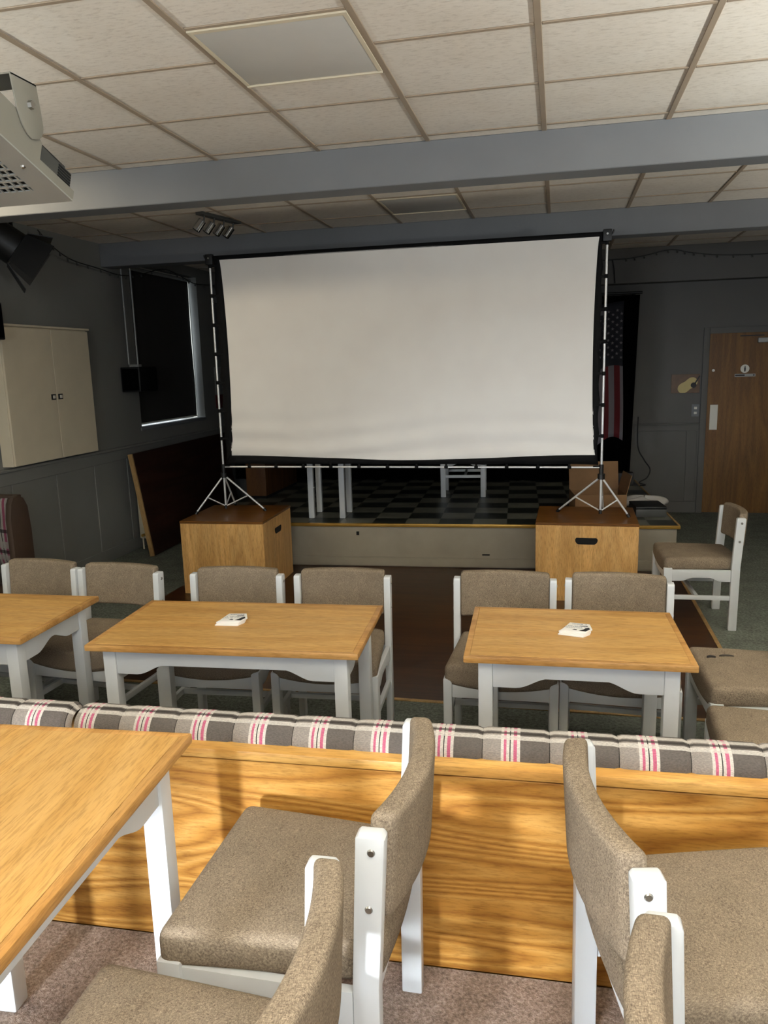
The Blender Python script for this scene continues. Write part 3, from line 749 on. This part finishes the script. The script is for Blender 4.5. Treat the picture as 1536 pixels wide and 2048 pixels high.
# settle at the left edge
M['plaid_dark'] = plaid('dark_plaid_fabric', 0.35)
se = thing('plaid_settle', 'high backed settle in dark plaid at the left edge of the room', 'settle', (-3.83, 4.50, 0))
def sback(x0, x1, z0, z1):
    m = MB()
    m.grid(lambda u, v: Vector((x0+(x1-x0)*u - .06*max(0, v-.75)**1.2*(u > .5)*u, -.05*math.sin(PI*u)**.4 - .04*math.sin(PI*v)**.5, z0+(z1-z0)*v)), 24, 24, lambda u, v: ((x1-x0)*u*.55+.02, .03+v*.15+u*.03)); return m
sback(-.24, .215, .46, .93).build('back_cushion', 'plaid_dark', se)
m = MB(); pts = [(-.10, 0), (.10, 0), (.10, .70), (.085, .86), (.05, .925), (0, .945), (-.05, .94), (-.08, .90), (-.10, .80)]
m.prism(pts, 'X', .215, .262, .012); m.build('end_wing', 'brown_trim', se)
m = MB(); m.box(-.25, .215, .01, .09, 0, .94, .01); m.build('back_board', 'brown_trim', se)
m = MB(); m.rcube(.23, .25, .05, .03, 6, 6, 2, lambda p: p+Vector((-.02, -.26, .42))); m.build('seat_pad', 'sofa_dark', se)
m = MB(); m.box(-.25, .215, -.46, .01, 0, .37); m.build('base', 'brown_trim', se)
# stage lamp with barn doors
pl = thing('stage_lamp', 'black stage lamp with barn door flaps under the ceiling at upper left', 'lamp', (-3.86, 4.98, 2.905))
m = MB(); m.box(-.02, .02, -.15, .15, -.03, 0); m.box(-.012, .012, -.15, -.138, -.22, -.03); m.box(-.012, .012, .138, .15, -.22, -.03); m.build('yoke', 'black', pl)
ax = Vector((.62, .50, -.58)).normalized(); c0 = Vector((0, 0, -.20))
m = MB(); m.tube([c0-ax*.16, c0-ax*.12, c0+ax*.13], [.06, .12, .125], 24); m.build('can', 'black', pl)
sd = ax.cross(Vector((0, 0, 1))).normalized(); uu = sd.cross(ax)
for k, (d1, d2, ln) in enumerate(((sd, uu, .20), (-sd, uu, .20), (uu, sd, .16), (-uu, sd, .20))):
    b_ = c0+ax*.135+d1*.125; tip = b_+ax*ln*.92+d1*ln*.45; m = MB()
    nrm = (tip-b_).cross(d2).normalized()*.003
    q = [b_-d2*.11, b_+d2*.11, tip+d2*.14, tip-d2*.14]
    lo = [m.bm.verts.new(p-nrm) for p in q]; hi = [m.bm.verts.new(p+nrm) for p in q]
    m.bm.faces.new(lo); m.bm.faces.new(hi[::-1])
    for i in range(4): m.bm.faces.new((lo[i], hi[i], hi[(i+1) % 4], lo[(i+1) % 4]))
    m.build('barn_door', 'black', pl)
ls = thing('loudspeaker', 'black loudspeaker on the left wall, cut by the photo edge above the cream cabinet', 'speaker', (XL+.12, 4.78, 2.0))
m = MB(); m.box(-.12, .12, -.15, .15, 0, .26, .01); m.build('cabinet', 'black', ls)
m = MB(); m.box(.12, .127, -.135, .135, .015, .245, .003, 1); m.build('grille', 'black_cloth', ls)
# fairy lights
def fairy(label, pts, n):
    sp = spline(pts, 10)
    m = MB(); m.tube(sp, .0045, 6); w_ = m.build('fairy_light_string', 'black', None)
    tag(w_, label, 'string lights')
    for k in range(n):
        p = sp[int((k+.5)*len(sp)/n)]
        m = MB(); m.cyl(p, p+Vector((.006, -.004, -.028)), .006, .008, 8); m.build('bulb', 'projector_dark', w_)
fairy('dark fairy light wire drooping along the left wall towards the blind', [(-3.95, 5.55, 2.85), (-3.97, 5.75, 2.754), (-3.98, 6.0, 2.685), (-3.99, 6.4, 2.66), (-4.02, 6.80, 2.645), (-4.05, 7.2, 2.69), (-4.06, 7.73, 2.80), (-4.06, 8.1, 2.77), (-4.06, 8.45, 2.72), (-4.06, 9.0, 2.75)], 22)
fairy('dark fairy light wire strung along the far wall above the door', [(-.4, 8.97, 2.80), (.56, 8.97, 2.79), (.85, 8.97, 2.81), (1.144, 8.97, 2.86), (1.35, 8.97, 2.82), (1.643, 8.97, 2.78), (2.1, 8.97, 2.768), (2.7, 8.97, 2.80)], 18)
m = MB(); m.tube(spline([(.555, 8.975, 2.79), (.575, 8.975, 2.70), (.59, 8.975, 2.545)]), .006, 6); tag(m.build('hanging_wire', 'black', None), 'short black wire hanging from the far bulkhead right of the screen', 'wire')
# picture and switch on the far wall
pc = thing('guitar_picture', 'small picture of a guitar on the far wall beside the door', 'picture', (1.383, YF, 1.35))
m = MB(); m.box(-.149, .149, -.012, 0, 0, .205, .001, 1); m.build('backing', plain('picture_brown', '5A4028', 0.5, 0, .3, 14), pc)
m = MB()
gpts = []
for k in range(40):
    a = 2*PI*k/40; r = .085+.022*math.cos(2*a)-.004*math.cos(4*a)
    gpts.append((.045+r*math.cos(a)*1.1-.02, .085+r*math.sin(a)*.85))
gpts = [(max(-.147, min(.147, x*math.cos(.6)-z*math.sin(.6)+.05)), max(.002, min(.203, x*math.sin(.6)+z*math.cos(.6)))) for x, z in gpts]
m.prism(gpts, 'Y', -.0135, -.012); m.build('guitar_body', plain('guitar_cream', 'B8A468', .5), pc)
m = MB(); m.cyl((.085, -.0135, .085), (.085, -.0148, .085), .030, seg=24); m.box(.09, .104, -.0148, -.0135, .10, .20, 0, 1, Matrix.Translation((.095, 0, .1)) @ Matrix.Rotation(.5, 4, 'Y') @ Matrix.Translation((-.095, 0, -.1))); m.build('sound_hole', 'ink', pc)
lsw = thing('light_switch', 'pale double switch plate beside the door frame', 'switch', (1.50, YF, 1.09))
m = MB(); m.box(-.04, .04, -.009, 0, 0, .135, .003); m.build('plate', 'paint_beam', lsw)
for z in (.03, .085):
    m = MB(); m.box(-.015, .015, -.014, -.009, z-.004, z+.022, .002, 1); m.build('rocker', 'white_plastic', lsw)
po_ = thing('wall_sign', 'dark red sign on the left wall right of the blind', 'sign', (XL+.001, 8.98, 1.28))
m = MB(); m.box(0, .01, -.10, .10, 0, .16, .001, 1); m.build('board', 'red', po_)
m = MB(); m.box(0, .012, -.09, .10, .17, .50, .001, 1); m.build('upper_panel', 'pipe', po_)

# ------------------------------------------------------------------ ceiling fittings
def troffer(label, x0, x1, y0, y1):
    t = thing('ceiling_light', label, 'light panel', ((x0+x1)/2, (y0+y1)/2, CZ), 0, 'unlit ceiling light panels')
    hx, hy = (x1-x0)/2, (y1-y0)/2
    m = MB(); m.box(-hx+.016, hx-.016, -hy+.02, hy-.02, -.009, 0, .003); m.build('diffuser', 'diffuser', t)
    m = MB(); m.box(-hx, hx, -hy, -hy+.02, -.010, 0); m.box(-hx, hx, hy-.014, hy, -.013, 0, .002, 1); m.box(-hx, -hx+.016, -hy+.02, hy-.014, -.010, 0); m.box(hx-.016, hx, -hy+.02, hy-.014, -.010, 0); m.build('frame', 'white_board', t)
troffer('grey unlit ceiling light panel near the camera', -1.271, -.697, 2.716, 3.274)
troffer('grey unlit ceiling light panel between the two beams', -1.271, -.697, 5.64, 6.20)
# four spot bar
sb = thing('spotlight_bar', 'chrome ceiling bar of four spotlights between the beams', 'spotlights', (-2.56, 5.83, CZ), math.radians(-13))
m = MB(); m.box(-.035, .035, -.24, .24, -.022, 0, .004); m.build('bar', 'projector_dark', sb)
for k in range(4):
    y = -.18+.12*k; a = Vector((-.045, y, -.075)); d = Vector((-.50, -.35, -.80)).normalized()
    m = MB(); m.cyl((.0, y, -.02), (-.01, y, -.07), .006, seg=8); m.cyl((-.01, y, -.07), a, .008, seg=8); sm = m.build('stem', 'projector_dark', sb)
    m = MB(); m.tube([a-d*.035, a-d*.030, a+d*.055, a+d*.058], [.018, .031, .031, .028], 20); hd = m.build('spot_head', 'chrome', sb)
    m = MB(); m.cyl(a+d*.058, a+d*.0595, .024, seg=20); m.build('lens', 'dark_gap', hd)
# projector
pj = thing('projector', 'grey caged projector hanging from the ceiling at upper left', 'projector', (-1.49, 1.80, CZ))
rot = Matrix.Translation((-1.49+1.49, 0, 0))
PM = Matrix.Translation((.185, .20, 2.214-CZ)) @ Matrix.Rotation(math.radians(-20.2), 4, 'X')   # origin: far right lower corner; body extends to -x, -y, +z
Wd, Dp = .37, .40
m = MB()
hx0, hx1, hy0, hy1 = -.315, -.075, -.31, -.062
m.box(-Wd, 0, -Dp, hy0, 0, .004, 0, 1, PM); m.box(-Wd, 0, hy1, 0, 0, .004, 0, 1, PM)
m.box(-Wd, hx0, hy0, hy1, 0, .004, 0, 1, PM); m.box(hx1, 0, hy0, hy1, 0, .004, 0, 1, PM)
nr, nc = 10, 11; rh = (hy1-hy0)/nr; cw = (hx1-hx0)/nc
for j in range(nr):
    y0 = hy0+rh*j; m.box(hx0, hx1, y0, y0+rh*.28, 0, .004, 0, 1, PM)
    off = cw*.5*(j % 2)
    for k in range(nc+1):
        x = hx0+cw*k-off
        a, b = max(hx0, x), min(hx1, x+cw*.26)
        if b > a: m.box(a, b, y0+rh*.28, y0+rh, 0, .004, 0, 1, PM)
m.build('base_plate', 'projector_white', pj)
m = MB(); m.box(-.004, 0, -Dp, 0, .004, .030, 0, 1, PM); m.box(-Wd, -Wd+.004, -Dp, 0, .004, .030, 0, 1, PM); m.box(-Wd+.004, -.004, -.004, 0, .004, .012, 0, 1, PM)
m.prism([(-Dp, .03), (-.145, .03), (-.145, .075), (-.19, .10), (-Dp, .10)], 'X', -.004, 0, 0, PM); m.build('cage_side', 'projector_side', pj)
m = MB(); m.box(-Wd+.02, -.012, -Dp+.02, -.03, .012, .085, .004, 2, PM); bdy = m.build('body', 'black', pj)
m = MB(); m.box(-.012, -.003, -.14, -.012, .028, .074, .003, 1, PM); vp = m.build('vent_panel', 'projector_dark', pj)
m = MB()
for k in range(5): m.box(-.003, -.001, -.07, -.018, .033+.0075*k, .037+.0075*k, 0, 1, PM)
m.build('vent_slot', 'dark_gap', vp)
m = MB(); m.cyl(PM @ Vector((-.2, -.03, .05)), PM @ Vector((-.2, -.012, .05)), .03, seg=24); m.build('lens', 'black', pj)
m = MB()
for (x, y) in ((-.05, -.235), (-.03, -.165), (-.05, -.34)): m.cyl(PM @ Vector((x, y, 0)), PM @ Vector((x, y, -.004)), .006, .004, 12)
m.build('screw', 'bolt', pj)
# bracket: inverted U with rounded ears (upright, not tilted)
ear = [(-.062, .0), (.030, .0)]
pts = [(-.015, -.435), (.082, -.435), (.092, -.50), (.095, -.53)]
for k in range(1, 8):
    a = k/8*PI/2; pts.append((.095-.04*(1-math.cos(a)), -.53-.04*math.sin(a)))
pts += [(.045, -.572), (.03, -.565), (.012, -.545), (-.002, -.51)]
for s_, x in ((1, .186), (-1, -.190)):
    m = MB(); m.prism(pts, 'X', x, x+.004, .0008); e_ = m.build('bracket_ear', 'projector_side', pj)
    m = MB(); m.cyl((x+.004 if s_ > 0 else x, .048, -.492), (x+.014 if s_ > 0 else x-.010, .048, -.492), .011, .010, 6); m.build('bolt', 'bolt', e_)
m = MB(); m.box(-.190, .190, -.015, .082, -.439, -.435); m.build('bracket_bridge', 'projector_side', pj)
m = MB(); m.cyl((0, .03, -.436), (0, .03, 0), .018); m.box(-.06, .06, -.03, .09, -.006, 0); m.build('drop_pole', 'projector_side', pj)

# ------------------------------------------------------------------ card coasters on the tables
def coaster(label, loc, rz, group, printed):
    t = thing('card_coaster', label, 'coaster', loc, rz, group)
    pts = [(-.052, -.050), (.042, -.050), (.060, -.010), (.044, .048), (-.030, .050)]
    m = MB(); m.prism(pts, 'Z', 0, .0040, .0006); m.build('card', 'paper', t)
    if printed:
        m = MB(); rr = random.Random(int(loc[0]*1000))
        for j, y in enumerate((.036, .014, .004, -.008)):
            x = -.026-.006*j
            while x < .034:
                l_ = rr.uniform(.003, .008)
                if rr.random() < .85: m.box(x, x+l_, y-.0035 if j == 0 else y-.002, y+.0035 if j == 0 else y+.002, .0040, .0042)
                x += l_+.002
        m.build('small_print', 'ink_grey', t)
        m = MB(); m.prism([(.012, -.036), (.038, -.040), (.052, -.012), (.046, .006), (.034, -.004), (.028, -.020)], 'Z', .0041, .0043)
        m.prism([(-.012, -.030), (.004, -.034), (.006, -.024), (-.006, -.022)], 'Z', .0041, .0043)
        m.prism([(.010, .014), (.040, .016), (.042, .022), (.012, .020)], 'Z', .0041, .0043); m.build('dark_print', 'ink', t)
    return t
for (cx_, cy_, ra_, tn) in ((-1.287, 2.795, math.radians(4), 'middle'), (.077, 2.865, math.radians(-14), 'right')):
    names = ['lowest', 'second', 'third', 'printed topmost']
    for k in range(4):
        coaster('%s white card coaster in the small stack on the %s table' % (names[k], tn), (cx_+.002*k, cy_+.003*k, .7356+.0042*k), ra_+math.radians((0, 3, -2, 6)[k]), 'card coasters on the %s table' % tn, k == 3)
